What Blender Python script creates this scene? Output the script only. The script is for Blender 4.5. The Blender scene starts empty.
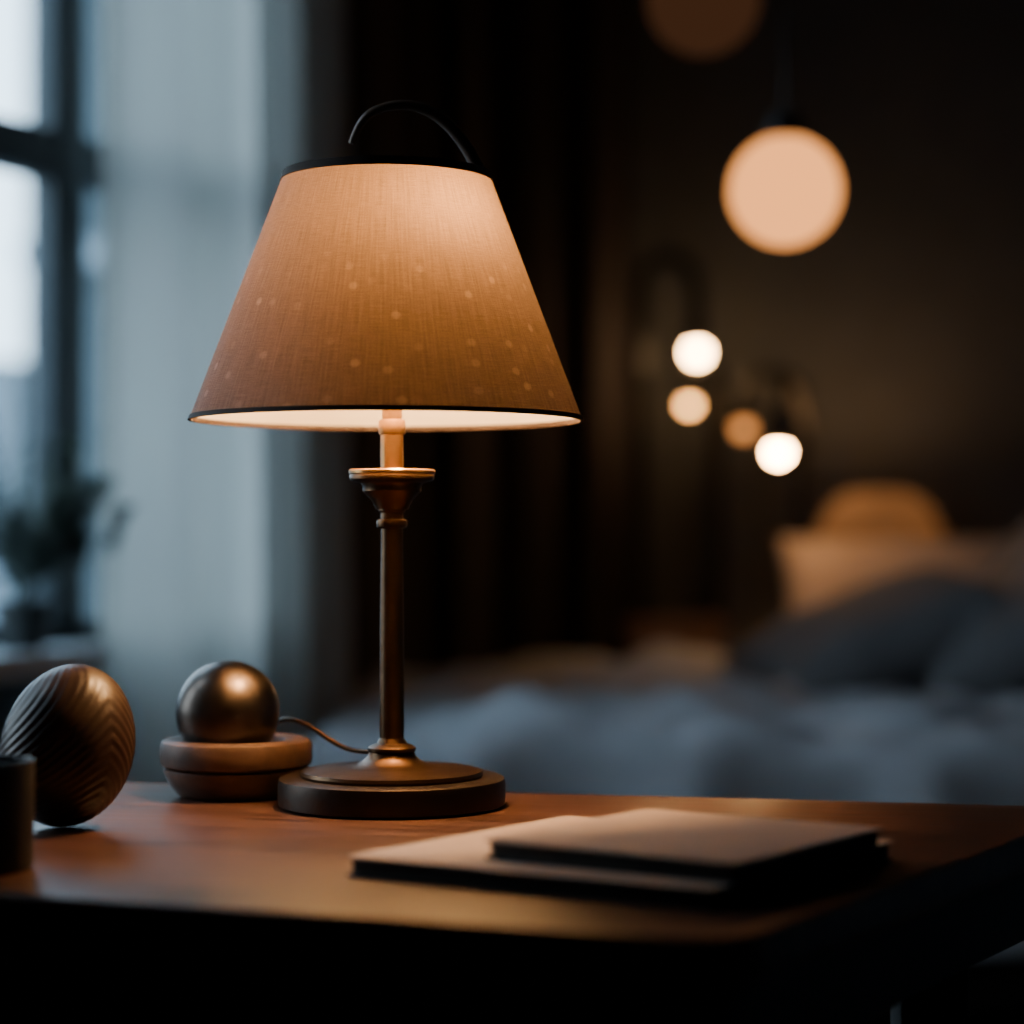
import bpy, bmesh, math, random
from mathutils import Vector, noise, Matrix
random.seed(4)
S=bpy.context.scene
T=0.75

# ---------------------------------------------------------------- materials
def newmat(name):
    m=bpy.data.materials.new(name); m.use_nodes=True
    nt=m.node_tree; b=nt.nodes['Principled BSDF']
    return m,nt,b
def simple(name,col,rough=0.6,metal=0.0,bump=0.0,bscale=80,var=0.0,vscale=8,spec=0.5,sheen=0):
    m,nt,b=newmat(name)
    b.inputs['Roughness'].default_value=rough
    b.inputs['Metallic'].default_value=metal
    b.inputs['Specular IOR Level'].default_value=spec
    b.inputs['Sheen Weight'].default_value=sheen
    tc=nt.nodes.new('ShaderNodeTexCoord')
    n=nt.nodes.new('ShaderNodeTexNoise'); n.inputs['Scale'].default_value=vscale; n.inputs['Detail'].default_value=5
    nt.links.new(tc.outputs['Object'],n.inputs['Vector'])
    cr=nt.nodes.new('ShaderNodeValToRGB')
    cr.color_ramp.elements[0].position=.3; cr.color_ramp.elements[1].position=.7
    cr.color_ramp.elements[0].color=(*[c*(1-var) for c in col],1)
    cr.color_ramp.elements[1].color=(*[min(1,c*(1+var)) for c in col],1)
    nt.links.new(n.outputs['Fac'],cr.inputs['Fac']); nt.links.new(cr.outputs['Color'],b.inputs['Base Color'])
    if bump:
        n2=nt.nodes.new('ShaderNodeTexNoise'); n2.inputs['Scale'].default_value=bscale
        nt.links.new(tc.outputs['Object'],n2.inputs['Vector'])
        bp=nt.nodes.new('ShaderNodeBump'); bp.inputs['Strength'].default_value=bump; bp.inputs['Distance'].default_value=.002
        nt.links.new(n2.outputs['Fac'],bp.inputs['Height']); nt.links.new(bp.outputs['Normal'],b.inputs['Normal'])
    return m
def wood(name,c1,c2,rough,ang=0.0,scale=6,spec=.5):
    m,nt,b=newmat(name)
    b.inputs['Specular IOR Level'].default_value=spec
    tc=nt.nodes.new('ShaderNodeTexCoord')
    mp0=nt.nodes.new('ShaderNodeMapping'); mp0.inputs['Rotation'].default_value=(0,0,ang)
    mp=nt.nodes.new('ShaderNodeMapping'); mp.inputs['Scale'].default_value=(1.2,14,6)
    n=nt.nodes.new('ShaderNodeTexNoise'); n.inputs['Scale'].default_value=scale; n.inputs['Detail'].default_value=8; n.inputs['Distortion'].default_value=.6
    nt.links.new(tc.outputs['Object'],mp0.inputs['Vector']); nt.links.new(mp0.outputs['Vector'],mp.inputs['Vector']); nt.links.new(mp.outputs['Vector'],n.inputs['Vector'])
    cr=nt.nodes.new('ShaderNodeValToRGB')
    cr.color_ramp.elements[0].position=.3; cr.color_ramp.elements[0].color=(*c1,1)
    cr.color_ramp.elements[1].position=.72; cr.color_ramp.elements[1].color=(*c2,1)
    nt.links.new(n.outputs['Fac'],cr.inputs['Fac']); nt.links.new(cr.outputs['Color'],b.inputs['Base Color'])
    mr=nt.nodes.new('ShaderNodeMapRange'); mr.inputs['To Min'].default_value=rough-.07; mr.inputs['To Max'].default_value=rough+.1
    nt.links.new(n.outputs['Fac'],mr.inputs['Value']); nt.links.new(mr.outputs['Result'],b.inputs['Roughness'])
    bp=nt.nodes.new('ShaderNodeBump'); bp.inputs['Strength'].default_value=.25; bp.inputs['Distance'].default_value=.001
    nt.links.new(n.outputs['Fac'],bp.inputs['Height']); nt.links.new(bp.outputs['Normal'],b.inputs['Normal'])
    return m
def emis(name,col,s):
    m=bpy.data.materials.new(name); m.use_nodes=True; nt=m.node_tree
    nt.nodes.clear(); o=nt.nodes.new('ShaderNodeOutputMaterial'); e=nt.nodes.new('ShaderNodeEmission')
    e.inputs['Color'].default_value=(*col,1); e.inputs['Strength'].default_value=s
    nt.links.new(e.outputs[0],o.inputs[0]); return m
def cloth(name,col,trans,var=.15):
    m,nt,b=newmat(name)
    out=nt.nodes['Material Output']
    b.inputs['Base Color'].default_value=(*col,1); b.inputs['Roughness'].default_value=.9
    b.inputs['Specular IOR Level'].default_value=.1
    t=nt.nodes.new('ShaderNodeBsdfTranslucent'); t.inputs['Color'].default_value=(*col,1)
    mx=nt.nodes.new('ShaderNodeMixShader'); mx.inputs[0].default_value=trans
    nt.links.new(b.outputs[0],mx.inputs[1]); nt.links.new(t.outputs[0],mx.inputs[2]); nt.links.new(mx.outputs[0],out.inputs[0])
    tc=nt.nodes.new('ShaderNodeTexCoord'); n=nt.nodes.new('ShaderNodeTexNoise'); n.inputs['Scale'].default_value=300
    nt.links.new(tc.outputs['Object'],n.inputs['Vector'])
    bp=nt.nodes.new('ShaderNodeBump'); bp.inputs['Strength'].default_value=.2; bp.inputs['Distance'].default_value=.001
    nt.links.new(n.outputs['Fac'],bp.inputs['Height']); nt.links.new(bp.outputs['Normal'],b.inputs['Normal'])
    return m

# ---------------------------------------------------------------- mesh helpers
def finish(name,me,mat=None,parent=None,loc=(0,0,0),smooth=True,ang=35):
    if smooth:
        bm=bmesh.new(); bm.from_mesh(me)
        bmesh.ops.recalc_face_normals(bm,faces=bm.faces)
        for f in bm.faces: f.smooth=True
        for e in bm.edges:
            if len(e.link_faces)==2 and e.calc_face_angle(0)>math.radians(ang): e.smooth=False
        bm.to_mesh(me); bm.free()
    ob=bpy.data.objects.new(name,me); S.collection.objects.link(ob)
    ob.location=loc
    if mat: me.materials.append(mat)
    if parent: ob.parent=parent
    return ob
def root(name,loc=(0,0,0),rz=0):
    e=bpy.data.objects.new(name,None); e.empty_display_size=.05; e.location=loc; e.rotation_euler=(0,0,rz); S.collection.objects.link(e); return e
def lathe(name,prof,mat,parent=None,loc=(0,0,0),segs=96,closed=False,fn=None):
    v=[];f=[];n=len(prof)
    for i in range(segs):
        a=2*math.pi*i/segs
        for (r,z) in prof: v.append((r*math.cos(a),r*math.sin(a),z))
    for i in range(segs):
        j=(i+1)%segs
        for k in range(n-1 if not closed else n):
            k2=(k+1)%n
            f.append((i*n+k,j*n+k,j*n+k2,i*n+k2))
    me=bpy.data.meshes.new(name); me.from_pydata(v,[],f)
    bm=bmesh.new(); bm.from_mesh(me); bmesh.ops.remove_doubles(bm,verts=bm.verts,dist=1e-6); bm.to_mesh(me); bm.free()
    return finish(name,me,mat,parent,loc)
def box(name,lo,hi,mat,parent=None,bev=0.0,loc=(0,0,0)):
    bm=bmesh.new()
    bmesh.ops.create_cube(bm,size=1)
    for v in bm.verts:
        v.co=Vector([(lo[i]+hi[i])/2+v.co[i]*(hi[i]-lo[i]) for i in range(3)])
    if bev: bmesh.ops.bevel(bm,geom=bm.edges[:],offset=bev,segments=3,affect='EDGES',profile=.5)
    me=bpy.data.meshes.new(name); bm.to_mesh(me); bm.free()
    return finish(name,me,mat,parent,loc,smooth=bool(bev))
def tube(name,pts,r,mat,parent=None,loc=(0,0,0),radii=None,res=8):
    cu=bpy.data.curves.new(name,'CURVE'); cu.dimensions='3D'; cu.bevel_depth=r; cu.bevel_resolution=6; cu.use_fill_caps=True
    sp=cu.splines.new('NURBS' if len(pts)>2 else 'POLY'); sp.points.add(len(pts)-1)
    for i,p in enumerate(pts):
        sp.points[i].co=(*p,1)
        if radii: sp.points[i].radius=radii[i]
    if len(pts)>2: sp.use_endpoint_u=True; sp.order_u=4; cu.resolution_u=res
    tmp=bpy.data.objects.new('tmp',cu); S.collection.objects.link(tmp)
    dg=bpy.context.evaluated_depsgraph_get(); me=bpy.data.meshes.new_from_object(tmp.evaluated_get(dg))
    bpy.data.objects.remove(tmp); me.name=name
    return finish(name,me,mat,parent,loc)
def slab(name,poly,z0,z1,mat,parent=None,corner=0.0,bev=.003,loc=(0,0,0),csegs=6):
    bm=bmesh.new()
    vs=[bm.verts.new((x,y,z0)) for x,y in poly]
    f=bm.faces.new(vs); r=bmesh.ops.extrude_face_region(bm,geom=[f])
    for g in r['geom']:
        if isinstance(g,bmesh.types.BMVert): g.co.z=z1
    if corner:
        ve=[e for e in bm.edges if abs(e.verts[0].co.z-e.verts[1].co.z)>1e-5]
        bmesh.ops.bevel(bm,geom=ve,offset=corner,segments=csegs,affect='EDGES',profile=.5)
    if bev:
        he=[e for e in bm.edges if abs(e.verts[0].co.z-e.verts[1].co.z)<1e-6 and len(e.link_faces)==2 and e.calc_face_angle(0)>.8]
        bmesh.ops.bevel(bm,geom=he,offset=bev,segments=3,affect='EDGES',profile=.5)
    me=bpy.data.meshes.new(name); bm.to_mesh(me); bm.free()
    return finish(name,me,mat,parent,loc,ang=50)
def sphere(name,r,mat,parent=None,loc=(0,0,0),u=48,v=24,sc=(1,1,1)):
    bm=bmesh.new(); bmesh.ops.create_uvsphere(bm,u_segments=u,v_segments=v,radius=r)
    for w in bm.verts: w.co=Vector((w.co.x*sc[0],w.co.y*sc[1],w.co.z*sc[2]))
    me=bpy.data.meshes.new(name); bm.to_mesh(me); bm.free()
    return finish(name,me,mat,parent,loc,ang=80)
def gridmesh(name,nu,nv,fn,mat,parent=None,loc=(0,0,0)):
    v=[];f=[]
    for i in range(nu+1):
        for j in range(nv+1): v.append(fn(i/nu,j/nv))
    for i in range(nu):
        for j in range(nv):
            a=i*(nv+1)+j; f.append((a,a+nv+1,a+nv+2,a+1))
    me=bpy.data.meshes.new(name); me.from_pydata(v,[],f)
    return finish(name,me,mat,parent,loc,ang=180)

# ---------------------------------------------------------------- palette
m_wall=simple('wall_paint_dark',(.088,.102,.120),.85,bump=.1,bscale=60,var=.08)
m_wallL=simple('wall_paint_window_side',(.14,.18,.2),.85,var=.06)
m_ceil=simple('ceiling_paint',(.10,.105,.11),.9,var=.05)
m_floor=wood('floor_boards',(.03,.022,.018),(.07,.05,.04),.45,scale=2)
m_table=wood('walnut_table_top',(.042,.018,.012),(.12,.058,.040),.33,ang=math.radians(12),scale=5,spec=.32)
m_tdark=wood('table_dark_wood',(.012,.009,.008),(.03,.02,.016),.55)
m_bronze=simple('aged_bronze',(.12,.068,.036),.36,1,bump=.12,bscale=120,var=.25,vscale=25)
m_bronzed=simple('dark_bronze',(.045,.031,.023),.42,.85,bump=.12,bscale=120,var=.25,vscale=25)
m_hook=simple('hook_dark_iron',(.22,.14,.10),.42,.4,var=.15)
m_brass=simple('brushed_brass',(.45,.25,.10),.32,1,var=.15,vscale=40)
m_black=simple('black_metal',(.012,.012,.013),.45,.4,var=.1)
m_sill=simple('window_sill_paint',(.75,.80,.83),.5,var=.04)
m_frame=simple('window_frame_dark',(.02,.035,.045),.5,var=.1)
m_curtL=cloth('linen_curtain',(.66,.66,.62),.5)
m_curtD=cloth('dark_velvet_curtain',(.07,.064,.068),.03)
m_duvet=simple('duvet_blue_grey',(.46,.47,.50),.9,bump=.3,bscale=150,var=.12,vscale=5,spec=.1)
m_pilD=simple('pillow_dark_grey',(.18,.175,.18),.9,bump=.2,bscale=200,var=.08,spec=.1)
m_pilW=simple('pillow_cream',(.52,.41,.34),.9,bump=.2,bscale=200,var=.05,spec=.1)
m_bulb=emis('bulb_glow',(1,.56,.24),100)
m_bulbC=emis('bulb_glow_strong',(1,.52,.21),200)
m_bulb2=emis('bulb_glow_soft',(1,.44,.12),20)
m_bulb3=emis('bulb_glow_dim',(1,.36,.09),2.6)
m_globe=emis('frosted_globe_glow',(1,.37,.10),2.1)
m_globed=emis('frosted_globe_dim',(1,.40,.18),.05)

# ---------------------------------------------------------------- camera
cd=bpy.data.cameras.new('camera'); cam=bpy.data.objects.new('camera',cd); S.collection.objects.link(cam); S.camera=cam
cam.location=(0,0,T+.208); cam.rotation_euler=(math.radians(90+.586),0,0)
cd.sensor_width=36; cd.lens=36*2150/1024; cd.clip_start=.01
cd.dof.use_dof=True; cd.dof.focus_distance=1.58; cd.dof.aperture_fstop=2.25; cd.dof.aperture_blades=0

# ---------------------------------------------------------------- world
w=bpy.data.worlds.new('overcast_sky'); S.world=w; w.use_nodes=True; nt=w.node_tree
bg=nt.nodes['Background']
tc=nt.nodes.new('ShaderNodeTexCoord'); sx=nt.nodes.new('ShaderNodeSeparateXYZ'); cr=nt.nodes.new('ShaderNodeValToRGB')
nt.links.new(tc.outputs['Generated'],sx.inputs[0]); nt.links.new(sx.outputs['Z'],cr.inputs['Fac']); nt.links.new(cr.outputs['Color'],bg.inputs['Color'])
cr.color_ramp.elements[0].color=(.70,.86,.98,1); cr.color_ramp.elements[1].color=(.54,.75,.95,1)
bg.inputs['Strength'].default_value=5.4

# ---------------------------------------------------------------- room shell
XR=2.3; YB=6.4; YF=-1.5; H=2.7
W0=Vector((-1.3,2.52)); DU=Vector((.415,.91)).normalized(); WL=2.09; W1=W0+DU*WL
plan=[(W0.x,YF),(XR,YF),(XR,YB),(W1.x,YB),(W1.x,W1.y),(W0.x,W0.y)]
def room_slab(name,z0,z1,mat):
    return slab(name,plan,z0,z1,mat,bev=0)
room_slab('floor',-.1,0,m_floor)
room_slab('ceiling',H,H+.1,m_ceil)
box('wall_back',(W1.x-.12,YB,-.1),(XR+.1,YB+.1,H+.1),m_wall)
box('wall_right',(XR,YF,-.1),(XR+.1,YB,H+.1),m_wall)
box('wall_front',(W0.x-.12,YF-.1,-.1),(XR+.1,YF,H+.1),m_wall)
WZ0,WZ1=.77,2.45; U0,U1=.12,1.80
V0,V1=1.6,2.2   # unseen window added for cool fill light, straight part of left wall
wl=root('wall_left')
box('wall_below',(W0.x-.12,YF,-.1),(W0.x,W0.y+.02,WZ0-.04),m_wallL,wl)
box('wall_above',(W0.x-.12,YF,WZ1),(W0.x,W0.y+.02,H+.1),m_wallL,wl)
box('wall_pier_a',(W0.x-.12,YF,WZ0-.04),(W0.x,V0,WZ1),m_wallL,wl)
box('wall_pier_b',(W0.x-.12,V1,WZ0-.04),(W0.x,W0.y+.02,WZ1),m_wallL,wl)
w2=root('fill_window')
box('sill',(W0.x-.12,V0,WZ0-.04),(W0.x+.1,V1,WZ0),m_sill,w2,bev=.006)
for i,(a,b) in enumerate([(V0,V0+.06),(V1-.06,V1)]):
    box('frame_post_%d'%i,(W0.x-.05,a,WZ0),(W0.x,b,WZ1),m_frame,w2,bev=.004)
box('frame_top',(W0.x-.05,V0,WZ1-.06),(W0.x,V1,WZ1),m_frame,w2)
box('frame_bottom',(W0.x-.05,V0,WZ0),(W0.x,V1,WZ0+.04),m_frame,w2)
box('transom_bar',(W0.x-.05,V0,1.567),(W0.x,V1,1.648),m_frame,w2)
box('wall_alcove',(W1.x-.12,W1.y-.02,-.1),(W1.x,YB,H+.1),m_wall)
rz=math.atan2(DU.y,DU.x)   # local x runs along the wall, local -y is the room side
ww=root('wall_window_side',(W0.x,W0.y,0),rz)
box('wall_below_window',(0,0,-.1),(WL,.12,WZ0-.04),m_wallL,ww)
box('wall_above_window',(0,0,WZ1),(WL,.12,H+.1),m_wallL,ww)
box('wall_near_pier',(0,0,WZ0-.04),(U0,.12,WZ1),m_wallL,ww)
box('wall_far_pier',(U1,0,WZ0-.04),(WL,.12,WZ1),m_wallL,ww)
wn=root('window_1',(W0.x,W0.y,0),rz)
box('sill',(U0,-.13,WZ0-.04),(1.23,.12,WZ0),m_sill,wn,bev=.006)
box('sill_behind_curtain',(1.23,-.012,WZ0-.04),(U1,.12,WZ0),m_sill,wn,bev=.004)
for i,(a,b) in enumerate([(U0,U0+.06),(.66,.72),(1.255,1.345),(U1-.05,U1)]):
    box('frame_post_%d'%i,(a,0,WZ0),(b,.05,WZ1),m_frame,wn,bev=.004)
box('frame_top',(U0,0,WZ1-.06),(U1,.05,WZ1),m_frame,wn)
box('frame_bottom',(U0,0,WZ0),(U1,.05,WZ0+.04),m_frame,wn)
box('transom_bar',(U0,.002,1.567),(U1,.048,1.648),m_frame,wn)
gm=bpy.data.materials.new('window_glass'); gm.use_nodes=True; nt=gm.node_tree; nt.nodes.clear()
o=nt.nodes.new('ShaderNodeOutputMaterial'); t=nt.nodes.new('ShaderNodeBsdfTransparent'); g=nt.nodes.new('ShaderNodeBsdfGlossy'); g.inputs['Roughness'].default_value=.02
mx=nt.nodes.new('ShaderNodeMixShader'); mx.inputs[0].default_value=.05
t.inputs['Color'].default_value=(.9,.96,1,1)
nt.links.new(t.outputs[0],mx.inputs[1]); nt.links.new(g.outputs[0],mx.inputs[2]); nt.links.new(mx.outputs[0],o.inputs[0])
box('glass',(U0+.03,.023,WZ0+.03),(U1-.03,.027,WZ1-.03),gm,wn)
box('baseboard_back',(W1.x,YB-.02,0),(XR,YB,.12),m_black)
# exterior
m_bld=simple('facade_grey',(.05,.07,.08),.9,var=.15,vscale=.8)
m_bld2=simple('facade_light',(.22,.26,.29),.9,var=.15,vscale=.8)
m_gr=simple('street_ground',(.12,.13,.14),.9)
box('street_ground',(-30,-10,-.3),(10,30,-.12),m_gr)
eb=root('townhouse',(0,0,0))
box('facade',(-3.18,14,-.12),(3,17,12),m_bld,eb)
for k in range(3):
    box('cornice_%d'%k,(-3.2,13.9,2.7+k*3),(3,14,2.85+k*3),m_bld2,eb)
box('garden_wall',(-12,14,-.12),(-3.25,14.3,2.1),m_bld2)

# ---------------------------------------------------------------- curtains
def curtain(name,path,z0,z1,amp,nf,mat,seed):
    segs=[(Vector(path[i]),Vector(path[i+1])) for i in range(len(path)-1)]
    L=[(b-a).length for a,b in segs]; tot=sum(L)
    def fn(u,v):
        d=u*tot; k=0
        while k<len(L)-1 and d>L[k]: d-=L[k]; k+=1
        a,b=segs[k]; p=a.lerp(b,min(1,d/L[k])); n=(b-a).normalized(); nn=Vector((-n.y,n.x))
        ph=u*nf*2*math.pi+seed+1.3*noise.noise(Vector((u*nf*.7,seed,0)))
        am=amp*(.75+.25*v+.3*noise.noise(Vector((u*nf,v*1.5,seed))))
        off=am*(math.sin(ph)+.22*math.sin(2.3*ph+v*1.2))
        q=p+nn*off+n*(.45*am*math.cos(ph))
        return (q.x,q.y,z1+(z0-z1)*v)
    r=root(name)
    gridmesh('cloth',nf*30,30,fn,mat,r)
    p=[(x,y,z1+.02) for x,y in path]
    for i in range(len(p)-1): tube('rod_%d'%i,[p[i],p[i+1]],.012,m_black,r)
    return r
def wp(u,inn): 
    q=W0+DU*u+Vector((DU.y,-DU.x))*inn
    return (q.x,q.y)
curtain('window_curtain',[wp(1.28,.11),wp(1.7,.105),wp(2.05,.09)],.02,2.6,.066,4,m_curtL,.4)
curtain('blackout_curtain',[(W1.x+.07,5.58),(W1.x+.075,6.15),(W1.x+.2,6.25),(.36,6.25)],.02,2.6,.06,7,m_curtD,2.1)

# ---------------------------------------------------------------- bed
bed=root('bed')
bx0,bx1,by0,by1=-.33,1.66,3.70,5.42
box('bed_frame',(bx0+.05,by0+.05,.12),(bx1,by1-.05,.32),m_tdark,bed,bev=.01)
for i,(x,y) in enumerate([(bx0+.12,by0+.12),(bx1-.1,by0+.12),(bx0+.12,by1-.12),(bx1-.1,by1-.12)]):
    box('bed_leg_%d'%i,(x-.03,y-.03,0),(x+.03,y+.03,.13),m_tdark,bed)
box('headboard',(bx1,by0,.0),(bx1+.08,by1,1.15),m_pilD,bed,bev=.03)
box('mattress',(bx0+.03,by0+.03,.31),(bx1-.01,by1-.03,.54),m_pilW,bed,bev=.05)
def fold(c,L,r=.07):
    if c<0:
        d=-c
        if d<r*1.57: a=d/r; return (-r*math.sin(a)+0, r*(1-math.cos(a)))
        return (-r, r+(d-r*1.57))
    if c>L:
        p,dr=fold(-(c-L),L,r); return (L-p,dr)
    return (c,0)
LX=bx1-bx0-.1; LY=by1-by0-.1
def duv(u,v):
    dropx=.36; dropy=.40
    cx=-dropx+u*(LX+dropx); cy=-dropy+v*(LY+2*dropy)
    px,dx=fold(cx,LX); py,dy=fold(cy,LY)
    d=max(dx,dy)
    x=bx0+.05+px; y=by0+.05+py
    n=noise.noise(Vector((cx*2.2,cy*2.6,3)))*.045+noise.noise(Vector((cx*5+cy*3,cy*7,9)))*.035+abs(noise.noise(Vector((cx*4-cy*5,cy*3+cx,5))))*.055
    w_=max(0,min(1,d/.15))
    fo=.03*math.sin(cx*15+cy*3+3*noise.noise(Vector((cx*3,cy,1))))
    fo2=.022*math.sin(cy*21+3*noise.noise(Vector((cx,cy*3,1))))
    z=.605+n*(1-w_)-d
    if dy>.01: y+= (-1 if cy<0 else 1)*(fo*w_+.01+d*.05)
    if dx>.01: x+= -(fo2*w_+.01+d*.05)*(.2 if cy>.3 else 1)
    z+= .045*math.exp(-((cx-.45-.25*math.sin(cy*2))/.22)**2)*(1-w_)
    return (x,y,max(z,.05))
dv=gridmesh('duvet',170,150,duv,m_duvet,bed)
sm=dv.modifiers.new('s','SOLIDIFY'); sm.thickness=.02; sm.offset=-1

def pillow(name,loc,size,rot,mat,seed=0,parent=None):
    a,b,t=size[0]/2,size[1]/2,size[2]/2
    N=28; v=[];f=[]
    def h(u,w): return (max(0,1-abs(u)**3.2)**.55)*(max(0,1-abs(w)**3.2)**.55)
    idx={}
    for s in (1,-1):
        for i in range(N+1):
            for j in range(N+1):
                u=-1+2*i/N; w_=-1+2*j/N
                x=u*a*(1-.09*(1-w_*w_)**1 *abs(u)**4 ); y=w_*b*(1-.09*(1-u*u)*abs(w_)**4)
                n=1+.18*noise.noise(Vector((u*1.7+seed,w_*1.7,s*2+seed)))
                z=s*t*h(u,w_)*n
                idx[(s,i,j)]=len(v); v.append((x,y,z))
        for i in range(N):
            for j in range(N):
                q=(idx[(s,i,j)],idx[(s,i+1,j)],idx[(s,i+1,j+1)],idx[(s,i,j+1)])
                f.append(q if s==1 else q[::-1])
    me=bpy.data.meshes.new(name); me.from_pydata(v,[],f)
    bm=bmesh.new(); bm.from_mesh(me); bmesh.ops.remove_doubles(bm,verts=bm.verts,dist=1e-5); bm.to_mesh(me); bm.free()
    ob=finish(name,me,mat,parent,loc,ang=180); ob.rotation_euler=[math.radians(r) for r in rot]
    return ob
pillow('pillow',(.77,4.55,.735),(.58,.48,.18),(8,-20,10),m_pilD,1)
pillow('pillow',(1.10,4.45,.76),(.58,.5,.18),(5,-24,-8),m_pilD,2)
pillow('pillow',(1.22,4.8,.90),(.5,.46,.16),(10,-50,-5),m_pilD,3)
pillow('pillow',(.95,5.18,.775),(.62,.38,.20),(70,0,-6),m_pilW,4)

# ---------------------------------------------------------------- nightstand
m_nst=wood('nightstand_wood',(.10,.05,.03),(.2,.1,.06),.5)
def nightstand(nx0,nx1,ny0,ny1):
    ns=root('nightstand')
    box('top',(nx0,ny0,.70),(nx1,ny1,.73),m_nst,ns,bev=.004)
    box('drawer_body',(nx0+.01,ny0+.01,.50),(nx1-.01,ny1-.01,.70),m_nst,ns,bev=.003)
    sphere('knob',.012,m_brass,ns,((nx0+nx1)/2,ny0,.60))
    for i,(x,y) in enumerate([(nx0+.03,ny0+.03),(nx1-.03,ny0+.03),(nx0+.03,ny1-.03),(nx1-.03,ny1-.03)]):
        box('leg_%d'%i,(x-.015,y-.015,0),(x+.015,y+.015,.50),m_nst,ns)
nightstand(.30,.56,5.57,5.84)
nightstand(.93,1.33,5.85,6.25)
# dome-shaded bedside lamp behind the pillows
bl=root('bedside_lamp',(1.03,6.03,.73))
m_dome=cloth('amber_dome_shade',(.40,.30,.21),.12)
lathe('base',[(0,0),(.06,0),(.062,.008),(.02,.02),(.012,.05),(.012,.26),(0,.26)],m_black,bl,segs=48)
lathe('dome_shade',[(.178,.19),(.172,.235),(.158,.275),(.13,.312),(.095,.337),(.07,.345)],m_dome,bl,segs=64)
tube('shade_bar',[(-.075,0,.341),(.075,0,.341)],.003,m_black,bl)
tube('stem_rod',[(0,0,.25),(0,0,.341)],.003,m_black,bl)
l2=bpy.data.lights.new('bedside_bulb','POINT'); l2.energy=6.0; l2.color=(1,.50,.20); l2.shadow_soft_size=.02
o2=bpy.data.objects.new('bedside_bulb',l2); S.collection.objects.link(o2); o2.parent=bl; o2.location=(0,.035,.320)

# ---------------------------------------------------------------- arched floor lamps in the background
def floorlamp(px,y,bulbs):
    r=root('floor_lamp',(px,y,0))
    lathe('base',[(0,0),(.12,0),(.125,.006),(.12,.018),(.03,.028),(.014,.05),(0,.05)],m_black,r)
    for k,(bx,by,bz,br,mt,top,tr) in enumerate(bulbs):
        dx=bx-px; dy=by-y; R=min(.12,math.hypot(dx,dy)/2)
        pts=[(0,0,.03),(0,0,.5),(0,0,top-R-.12),(0,0,top-R),(dx*.06,dy*.06,top-R*.25),(dx*.5,dy*.5,top+R*.15),(dx*.94,dy*.94,top-R*.25),(dx,dy,top-R),(dx,dy,bz+br+.075)]
        tube('pole_%d'%k,pts,tr,m_black,r)
        lathe('socket_%d'%k,[(0,.08),(.014,.08),(.026,.065),(.028,.0),(.02,-.012),(0,-.012)],m_black,r,(dx,dy,bz+br),segs=32)
        sphere('bulb_%d'%k,br,mt,r,(dx,dy,bz),u=16,v=10)
floorlamp(.358,6.0,[(.517,6.0,1.466,.026,m_bulb,1.73,.022)])
floorlamp(.575,6.02,[(.497,6.02,1.321,.02,m_bulb2,1.43,.022)])
floorlamp(.795,5.92,[(.62,5.0,1.149,.021,m_bulbC,1.335,.016),(.638,5.92,1.25,.024,m_bulb3,1.40,.016)])

# ---------------------------------------------------------------- globe pendants
def pendant(x,y,z,r,mt):
    p=root('globe_pendant_light',(x,y,z))
    sphere('globe',r,mt,p,u=48,v=32)
    lathe('cap',[(0,r+.03),(.02,r+.03),(.03,r+.01),(.035,r-.006),(0,r-.006)],m_black,p,segs=32)
    tube('cord',[(0,0,r+.02),(0,0,H-z-.02)],.0025,m_black,p)
    lathe('ceiling_rose',[(0,H-z-.03),(.05,H-z-.03),(.055,H-z),(0,H-z)],m_black,p,segs=32)
pendant(.407,3.2,1.47,.083,m_globe)
pendant(.290,3.25,1.77,.086,m_globed)

# ---------------------------------------------------------------- table
tb=root('wooden_table')
A=(.117,1.096);B=(.45,1.64);C=(-.62,1.87);D=(-.62,1.363)
slab('table_top',[A,B,C,D],T-.026,T,m_table,tb,corner=.03,bev=.004)
def inset(P,k=.025):
    o=[]
    n=len(P)
    for i in range(n):
        p0=Vector(P[i-1]);p1=Vector(P[i]);p2=Vector(P[(i+1)%n])
        d1=(p1-p0).normalized(); d2=(p2-p1).normalized()
        n1=Vector((-d1.y,d1.x)); n2=Vector((-d2.y,d2.x))
        s=(n1+n2); s=s/s.length; c=s.dot(n1); o.append(tuple(p1+s*(k/c)))
    return o
I=inset([A,B,C,D],.022)
slab('apron',I,T-.085,T-.026,m_tdark,tb,corner=.02,bev=.002)
legs=[(.09,1.20),(.297,1.535),(-.565,1.42),(-.565,1.80)]
for i,(x,y) in enumerate(legs):
    box('leg_%d'%i,(x-.024,y-.024,0),(x+.024,y+.024,T-.08),m_tdark,tb,bev=.004)
tube('stretcher_0',[(-.565,1.42,.25),(.09,1.20,.25)],.012,m_tdark,tb)
tube('stretcher_1',[(-.565,1.80,.25),(.297,1.535,.25)],.012,m_tdark,tb)

# ---------------------------------------------------------------- table lamp
lx,ly=-.0921,1.65
lamp=root('table_lamp',(lx,ly,T))
lathe('base_plate',[(0,0),(.084,0),(.0868,.002),(.0872,.006),(.0872,.017),(.0862,.021),(.083,.0225),(.07,.0225),(0,.0225)],m_bronzed,lamp,segs=128)
lathe('base_dish',[(0,.0225),(.069,.0225),(.0698,.0245),(.069,.0268),(.064,.028),(.040,.0295),(.028,.0315),(.0215,.035),(.0185,.038),(.0175,.041),(.0185,.042),(.0185,.0445),(.0155,.0465),(.0115,.048),(.0092,.052),(0,.052)],m_bronze,lamp,segs=128)
lathe('column',[(0,.045),(.0092,.045),(.0095,.06),(.0092,.13),(.0084,.205),(.0084,.212),(.0115,.2135),(.012,.216),(.0115,.2185),(.009,.2195),(.0088,.224),(.0105,.226),(.0105,.2275),(0,.2275)],m_bronze,lamp,segs=64)
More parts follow.
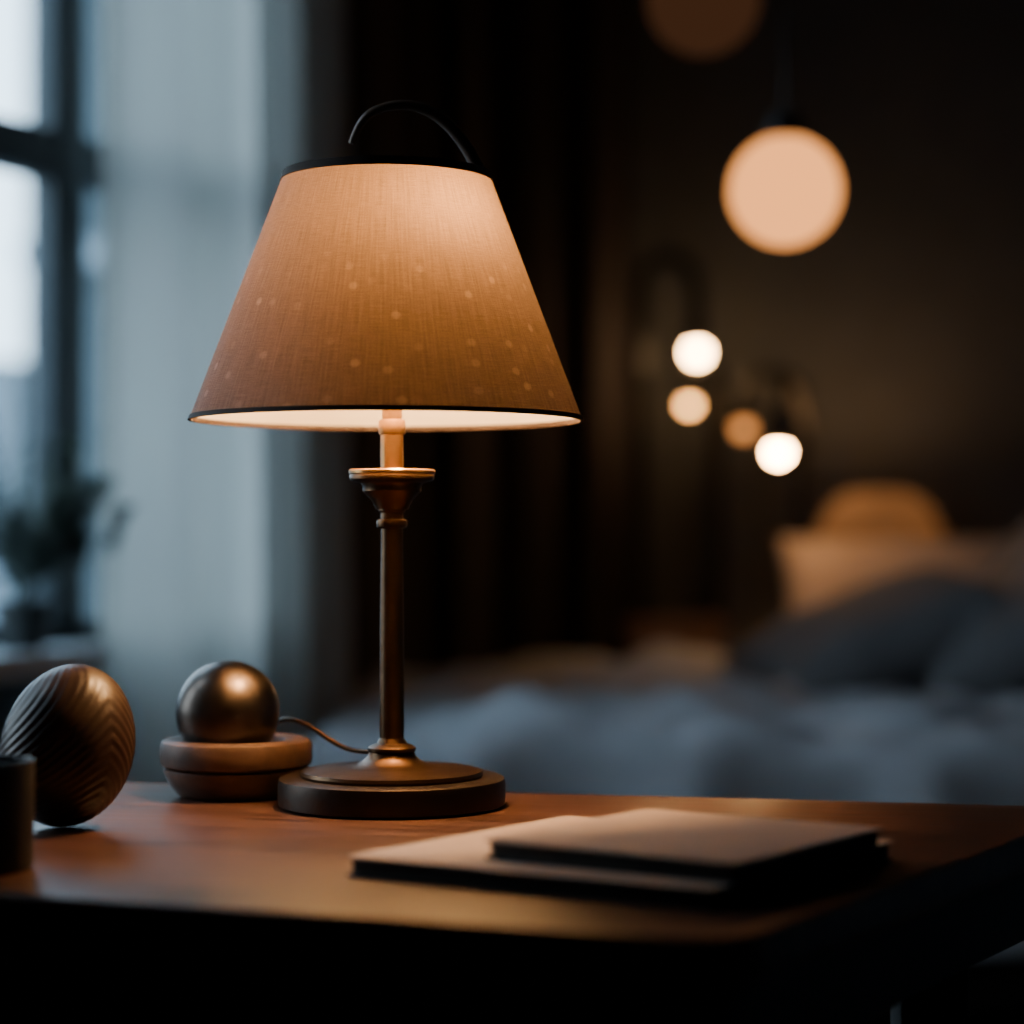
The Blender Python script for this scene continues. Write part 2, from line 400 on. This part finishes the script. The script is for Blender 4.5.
lathe('cup',[(0,.227),(.0125,.227),(.0135,.23),(.0165,.235),(.021,.2395),(.0225,.241),(.0225,.2445),(.0240,.247),(.0305,.2485),(.0325,.250),(.0328,.2525),(.0318,.2545),(.030,.2552),(.013,.2552),(0,.2552)],m_bronze,lamp,segs=96)
lathe('cup_rim',[(.0300,.2535),(.0322,.2535),(.0332,.2545),(.0332,.2565),(.0322,.2575),(.0300,.2575),(.012,.2562),(.012,.2535)],m_brass,lamp,segs=96)
lathe('candle_sleeve',[(0,.255),(.0088,.255),(.0088,.284),(.0100,.2845),(.0104,.287),(.0104,.294),(.0098,.2955),(.0078,.296),(.0078,.372),(.012,.374),(.012,.385),(0,.385)],m_brass,lamp,segs=48)
sx=-.004
m,nt,b=newmat('linen_lampshade'); m_sh=m
out=nt.nodes['Material Output']
tc=nt.nodes.new('ShaderNodeTexCoord')
sepx=nt.nodes.new('ShaderNodeSeparateXYZ'); nt.links.new(tc.outputs['Object'],sepx.inputs[0])
at=nt.nodes.new('ShaderNodeMath'); at.operation='ARCTAN2'; nt.links.new(sepx.outputs['Y'],at.inputs[0]); nt.links.new(sepx.outputs['X'],at.inputs[1])
cmb=nt.nodes.new('ShaderNodeCombineXYZ'); nt.links.new(at.outputs[0],cmb.inputs[0])
zz=nt.nodes.new('ShaderNodeMath'); zz.operation='MULTIPLY'; zz.inputs[1].default_value=9; nt.links.new(sepx.outputs['Z'],zz.inputs[0]); nt.links.new(zz.outputs[0],cmb.inputs[1])
def nz(scale,vec_scale,det=3):
    mp=nt.nodes.new('ShaderNodeMapping'); mp.inputs['Scale'].default_value=vec_scale
    n=nt.nodes.new('ShaderNodeTexNoise'); n.inputs['Scale'].default_value=scale; n.inputs['Detail'].default_value=det
    nt.links.new(cmb.outputs[0],mp.inputs['Vector']); nt.links.new(mp.outputs[0],n.inputs['Vector']); return n
ver=nz(10,(7,.35,1)); fine=nz(120,(1,1.0,1),4); hor=nz(10,(.8,18,1))
add=nt.nodes.new('ShaderNodeMath'); add.operation='ADD'; nt.links.new(ver.outputs['Fac'],add.inputs[0]); nt.links.new(hor.outputs['Fac'],add.inputs[1])
add2=nt.nodes.new('ShaderNodeMath'); add2.operation='ADD'; nt.links.new(add.outputs[0],add2.inputs[0]); nt.links.new(fine.outputs['Fac'],add2.inputs[1])
mr=nt.nodes.new('ShaderNodeMapRange'); mr.inputs['From Min'].default_value=1.1; mr.inputs['From Max'].default_value=1.9; mr.inputs['To Min'].default_value=.64; mr.inputs['To Max'].default_value=1.17
nt.links.new(add2.outputs[0],mr.inputs['Value'])
vo=nt.nodes.new('ShaderNodeTexVoronoi'); vo.voronoi_dimensions='2D'; vo.inputs['Scale'].default_value=4.2; nt.links.new(cmb.outputs[0],vo.inputs['Vector'])
lt=nt.nodes.new('ShaderNodeMapRange'); lt.inputs['From Min'].default_value=.07; lt.inputs['From Max'].default_value=.14; lt.inputs['To Min'].default_value=1; lt.inputs['To Max'].default_value=0
nt.links.new(vo.outputs['Distance'],lt.inputs['Value'])
zm=nt.nodes.new('ShaderNodeMapRange'); zm.inputs['From Min'].default_value=.415; zm.inputs['From Max'].default_value=.395; nt.links.new(sepx.outputs['Z'],zm.inputs['Value'])
sel=nt.nodes.new('ShaderNodeSeparateColor'); nt.links.new(vo.outputs['Color'],sel.inputs[0])
dm=nt.nodes.new('ShaderNodeMath'); dm.operation='MULTIPLY'; nt.links.new(lt.outputs[0],dm.inputs[0]); nt.links.new(zm.outputs[0],dm.inputs[1])
dmb=nt.nodes.new('ShaderNodeMath'); dmb.operation='MULTIPLY'; nt.links.new(dm.outputs[0],dmb.inputs[0]); nt.links.new(sel.outputs[0],dmb.inputs[1])
dm2=nt.nodes.new('ShaderNodeMath'); dm2.operation='MULTIPLY_ADD'; dm2.inputs[1].default_value=.6; nt.links.new(dmb.outputs[0],dm2.inputs[0]); nt.links.new(mr.outputs[0],dm2.inputs[2])
def scaled(col):
    vm=nt.nodes.new('ShaderNodeVectorMath'); vm.operation='SCALE'; vm.inputs[0].default_value=col; nt.links.new(dm2.outputs[0],vm.inputs['Scale']); return vm
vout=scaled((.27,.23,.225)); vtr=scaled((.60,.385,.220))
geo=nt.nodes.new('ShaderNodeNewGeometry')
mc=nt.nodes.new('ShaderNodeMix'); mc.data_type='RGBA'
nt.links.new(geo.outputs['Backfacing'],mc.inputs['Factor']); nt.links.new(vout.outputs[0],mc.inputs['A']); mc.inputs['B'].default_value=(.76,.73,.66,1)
nt.links.new(mc.outputs['Result'],b.inputs['Base Color']); b.inputs['Roughness'].default_value=.9; b.inputs['Specular IOR Level'].default_value=.1
tr=nt.nodes.new('ShaderNodeBsdfTranslucent'); nt.links.new(vtr.outputs[0],tr.inputs['Color'])
mx=nt.nodes.new('ShaderNodeMixShader'); mx.inputs[0].default_value=.036
nt.links.new(b.outputs[0],mx.inputs[1]); nt.links.new(tr.outputs[0],mx.inputs[2]); nt.links.new(mx.outputs[0],out.inputs[0])
bp=nt.nodes.new('ShaderNodeBump'); bp.inputs['Strength'].default_value=.4; bp.inputs['Distance'].default_value=.0007
nt.links.new(add2.outputs[0],bp.inputs['Height']); nt.links.new(bp.outputs[0],b.inputs['Normal'])
zb,zt,rb,rt=.296,.4835,.150,.079
prof=[(rb+(rt-rb)*k/20,zb+(zt-zb)*k/20) for k in range(21)]
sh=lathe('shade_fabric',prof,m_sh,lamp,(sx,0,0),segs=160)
bm=bmesh.new(); bm.from_mesh(sh.data); bm.faces.ensure_lookup_table()
f0=bm.faces[0]
if f0.normal.x*f0.calc_center_median().x+f0.normal.y*f0.calc_center_median().y<0:
    bmesh.ops.reverse_faces(bm,faces=bm.faces[:]); bm.to_mesh(sh.data)
bm.free()
m_trim=simple('shade_trim',(.05,.03,.022),.8,var=.1)
lathe('shade_trim_bottom',[(rb-.0012,zb-.0015),(rb+.0014,zb-.0015),(rb+.0002,zb+.0022),(rb-.002,zb+.0022)],m_trim,lamp,(sx,0,0),segs=160,closed=True)
lathe('shade_trim_top',[(rt-.002,zt-.005),(rt+.0028,zt-.005),(rt+.0012,zt+.0015),(rt-.002,zt+.0015)],m_trim,lamp,(sx,0,0),segs=160,closed=True)
lathe('shade_light_block',[(0,zt+.0025),(.03,zt+.002),(rt-.006,zt+.001),(rt-.001,zt-.001),(rt-.006,zt-.003),(0,zt-.002)],m_trim,lamp,(sx,0,0),segs=96)  # unseen opaque disc added to stop lamp light reaching the wall above
tube('harp_stem',[(0,0,.38),(0,.012,.40),(0,.03,.42),(0,.035,.45),(0,.012,.475),(sx,0,zt)],.002,m_brass,lamp)
tube('top_hook',[(sx+.074,0,zt-.004),(sx+.068,0,.495),(sx+.052,0,.522),(sx+.022,0,.541),(sx-.012,0,.536),(sx-.022,0,.523),(sx-.0275,0,.508)],.0045,m_hook,lamp,radii=[1.15,1.1,1.05,.9,.75,.6,.5],res=14)
ld=bpy.data.lights.new('bulb_light','POINT'); ld.energy=13; ld.color=(1,.54,.22); ld.shadow_soft_size=.02
lo=bpy.data.objects.new('bulb_light',ld); S.collection.objects.link(lo); lo.parent=lamp; lo.location=(.026,-.038,.438)
# cord
tube('lamp_cord',[(-.010,.016,.040),(-.03,.035,.036),(-.05,.048,.043),(-.075,.07,.060),(-.10,.09,.060),(-.112,.112,.035),(-.105,.122,.004),(-.09,.13,.003)],.0019,m_bronze,lamp)

# ---------------------------------------------------------------- metal ball in round wooden dish
dish=root('round_wooden_dish',(-.2195,1.715,T))
m_dish=wood('dish_wood',(.07,.037,.025),(.15,.083,.053),.5,scale=8)
lathe('lower_bowl',[(0,0),(.044,0),(.047,.002),(.053,.010),(.0575,.019),(.0575,.022),(.054,.0235),(0,.0235)],m_dish,dish)
lathe('upper_dish',[(0,.0235),(.056,.0235),(.0595,.0255),(.0605,.030),(.0605,.040),(.059,.0435),(.056,.0448),(.042,.0450),(.0385,.0440),(.034,.036),(.025,.0275),(.012,.0246),(0,.0242)],m_dish,dish)
m_ball=simple('burnished_metal',(.10,.08,.068),.34,1,bump=.15,bscale=60,var=.3,vscale=18)
sphere('metal_ball',.0411,m_ball,None,(-.2265,1.715,T+.0662),u=96,v=48)

# ---------------------------------------------------------------- carved egg ornament
m_egg=simple('carved_dark_wood',(.032,.017,.012),.40,var=.25,vscale=20)
def egg(u,v):
    th=v*math.pi; ph=u*2*math.pi
    x=math.sin(th)*math.cos(ph); y=math.sin(th)*math.sin(ph); z=math.cos(th)
    w_=1+.03*(-z)
    g=math.sin(95*(z*.45+1.0*abs(math.sin((ph-5.6)/2))**1.3*math.sin(th)))
    k=.006*g*(math.sin(th)**.6 if th>0 else 0)
    s=(1+k)
    return (x*.0465*w_*s,y*.0465*w_*s,z*.0585*(1+k*.3))
eg=gridmesh('carved_wooden_egg',480,340,egg,m_egg,None,(-.3145,1.525,T+.0583))
eg.rotation_euler=(math.radians(6),math.radians(14),0)
# ---------------------------------------------------------------- dark cup
m_cup=simple('matte_black_ceramic',(.014,.014,.016),.5,bump=.1,var=.1)
lathe('ceramic_cup',[(0,0),(.027,0),(.0295,.002),(.030,.006),(.0305,.066),(.030,.068),(.0285,.068),(.0278,.066),(.0275,.008),(.025,.005),(0,.005)],m_cup,None,(-.327,1.335,T),segs=96)

# ---------------------------------------------------------------- notebooks
m_cover=simple('notebook_cover_kraft',(.50,.39,.33),.7,bump=.15,bscale=200,var=.06)
m_page=simple('notebook_pages',(.05,.043,.038),.8,var=.1,vscale=60)
m_cdark=simple('notebook_cover_dark',(.025,.022,.022),.6,var=.1)
def notebook(P,z0,h,mtop,mbot):
    cx=sum(p[0] for p in P)/4; cy=sum(p[1] for p in P)/4
    r=root('notebook',(cx,cy,z0)); Q=[(x-cx,y-cy) for x,y in P]
    slab('back_cover',Q,0,.0018,mbot,r,corner=.005,bev=.0005)
    slab('pages',inset(Q,.0025),.0018,h-.0018,m_page,r,corner=.004,bev=0)
    slab('front_cover',Q,h-.0018,h,mtop,r,corner=.005,bev=.0006)
    return r
notebook([(.1107,1.187),(.2447,1.374),(.0372,1.496),(-.1025,1.309)],T,.0125,m_cover,m_cdark)
notebook([(.126,1.200),(.233,1.343),(.0898,1.437),(-.0182,1.294)],T+.0125,.0125,m_cover,m_cdark)

# ---------------------------------------------------------------- plant on the sill
PU=1.08
pp=wp(PU,.068)
pl=root('potted_fern',(pp[0],pp[1],WZ0))
m_pot=simple('dark_pot',(.03,.035,.035),.6); m_leaf=simple('fern_leaf',(.035,.06,.045),.6,var=.2)
lathe('pot',[(0,0),(.032,0),(.045,.07),(.048,.08),(.044,.08),(.041,.07),(0,.068)],m_pot,pl,segs=48)
vv=[];ff=[]
nrm=Vector((DU.y,-DU.x))
def keep(p):
    v_=Vector((p.x,p.y)); dn=v_.dot(nrm)
    if dn<-.035: v_=v_-nrm*(dn+.035)*.97
    if dn>.11: v_=v_-nrm*(dn-.11)*.75
    du=v_.dot(DU)
    if du>.10: v_=v_-DU*(du-.10)*.95
    return Vector((v_.x,v_.y,p.z))
for k in range(36):
    az=random.uniform(0,2*math.pi); ln=random.uniform(.2,.44); up=random.uniform(.8,1.45)
    px_=[]; 
    for s in range(22):
        t_=s/21
        r_=ln*t_*math.cos(up)*1.3*(1+.3*t_); z_=.07+ln*1.0*(math.sin(up)*t_-.25*t_*t_)
        px_.append(keep(Vector((r_*math.cos(az),r_*math.sin(az),z_))))
    for s in range(21):
        p=px_[s];q=px_[s+1];d=(q-p)
        if d.length<1e-5: continue
        d=d.normalized(); sd=d.cross(Vector((0,0,1))).normalized()
        w0=.0016; i0=len(vv); vv+= [p-sd*w0,p+sd*w0,q+sd*w0,q-sd*w0]; ff.append((i0,i0+1,i0+2,i0+3))
        if s>4:
            L_=.036*(1-abs(s/21-.45)*1.2)
            for sg in (-1,1):
                tip=keep(p+sd*sg*L_+d*L_*.7+Vector((0,0,random.uniform(-.012,.008)))); mid=(p+tip)/2; pr=d*.006
                i0=len(vv); vv+=[p,mid+pr,tip,mid-pr]; ff.append((i0,i0+1,i0+2,i0+3))
me=bpy.data.meshes.new('fronds'); me.from_pydata([tuple(v) for v in vv],[],ff)
finish('fronds',me,m_leaf,pl,smooth=False)
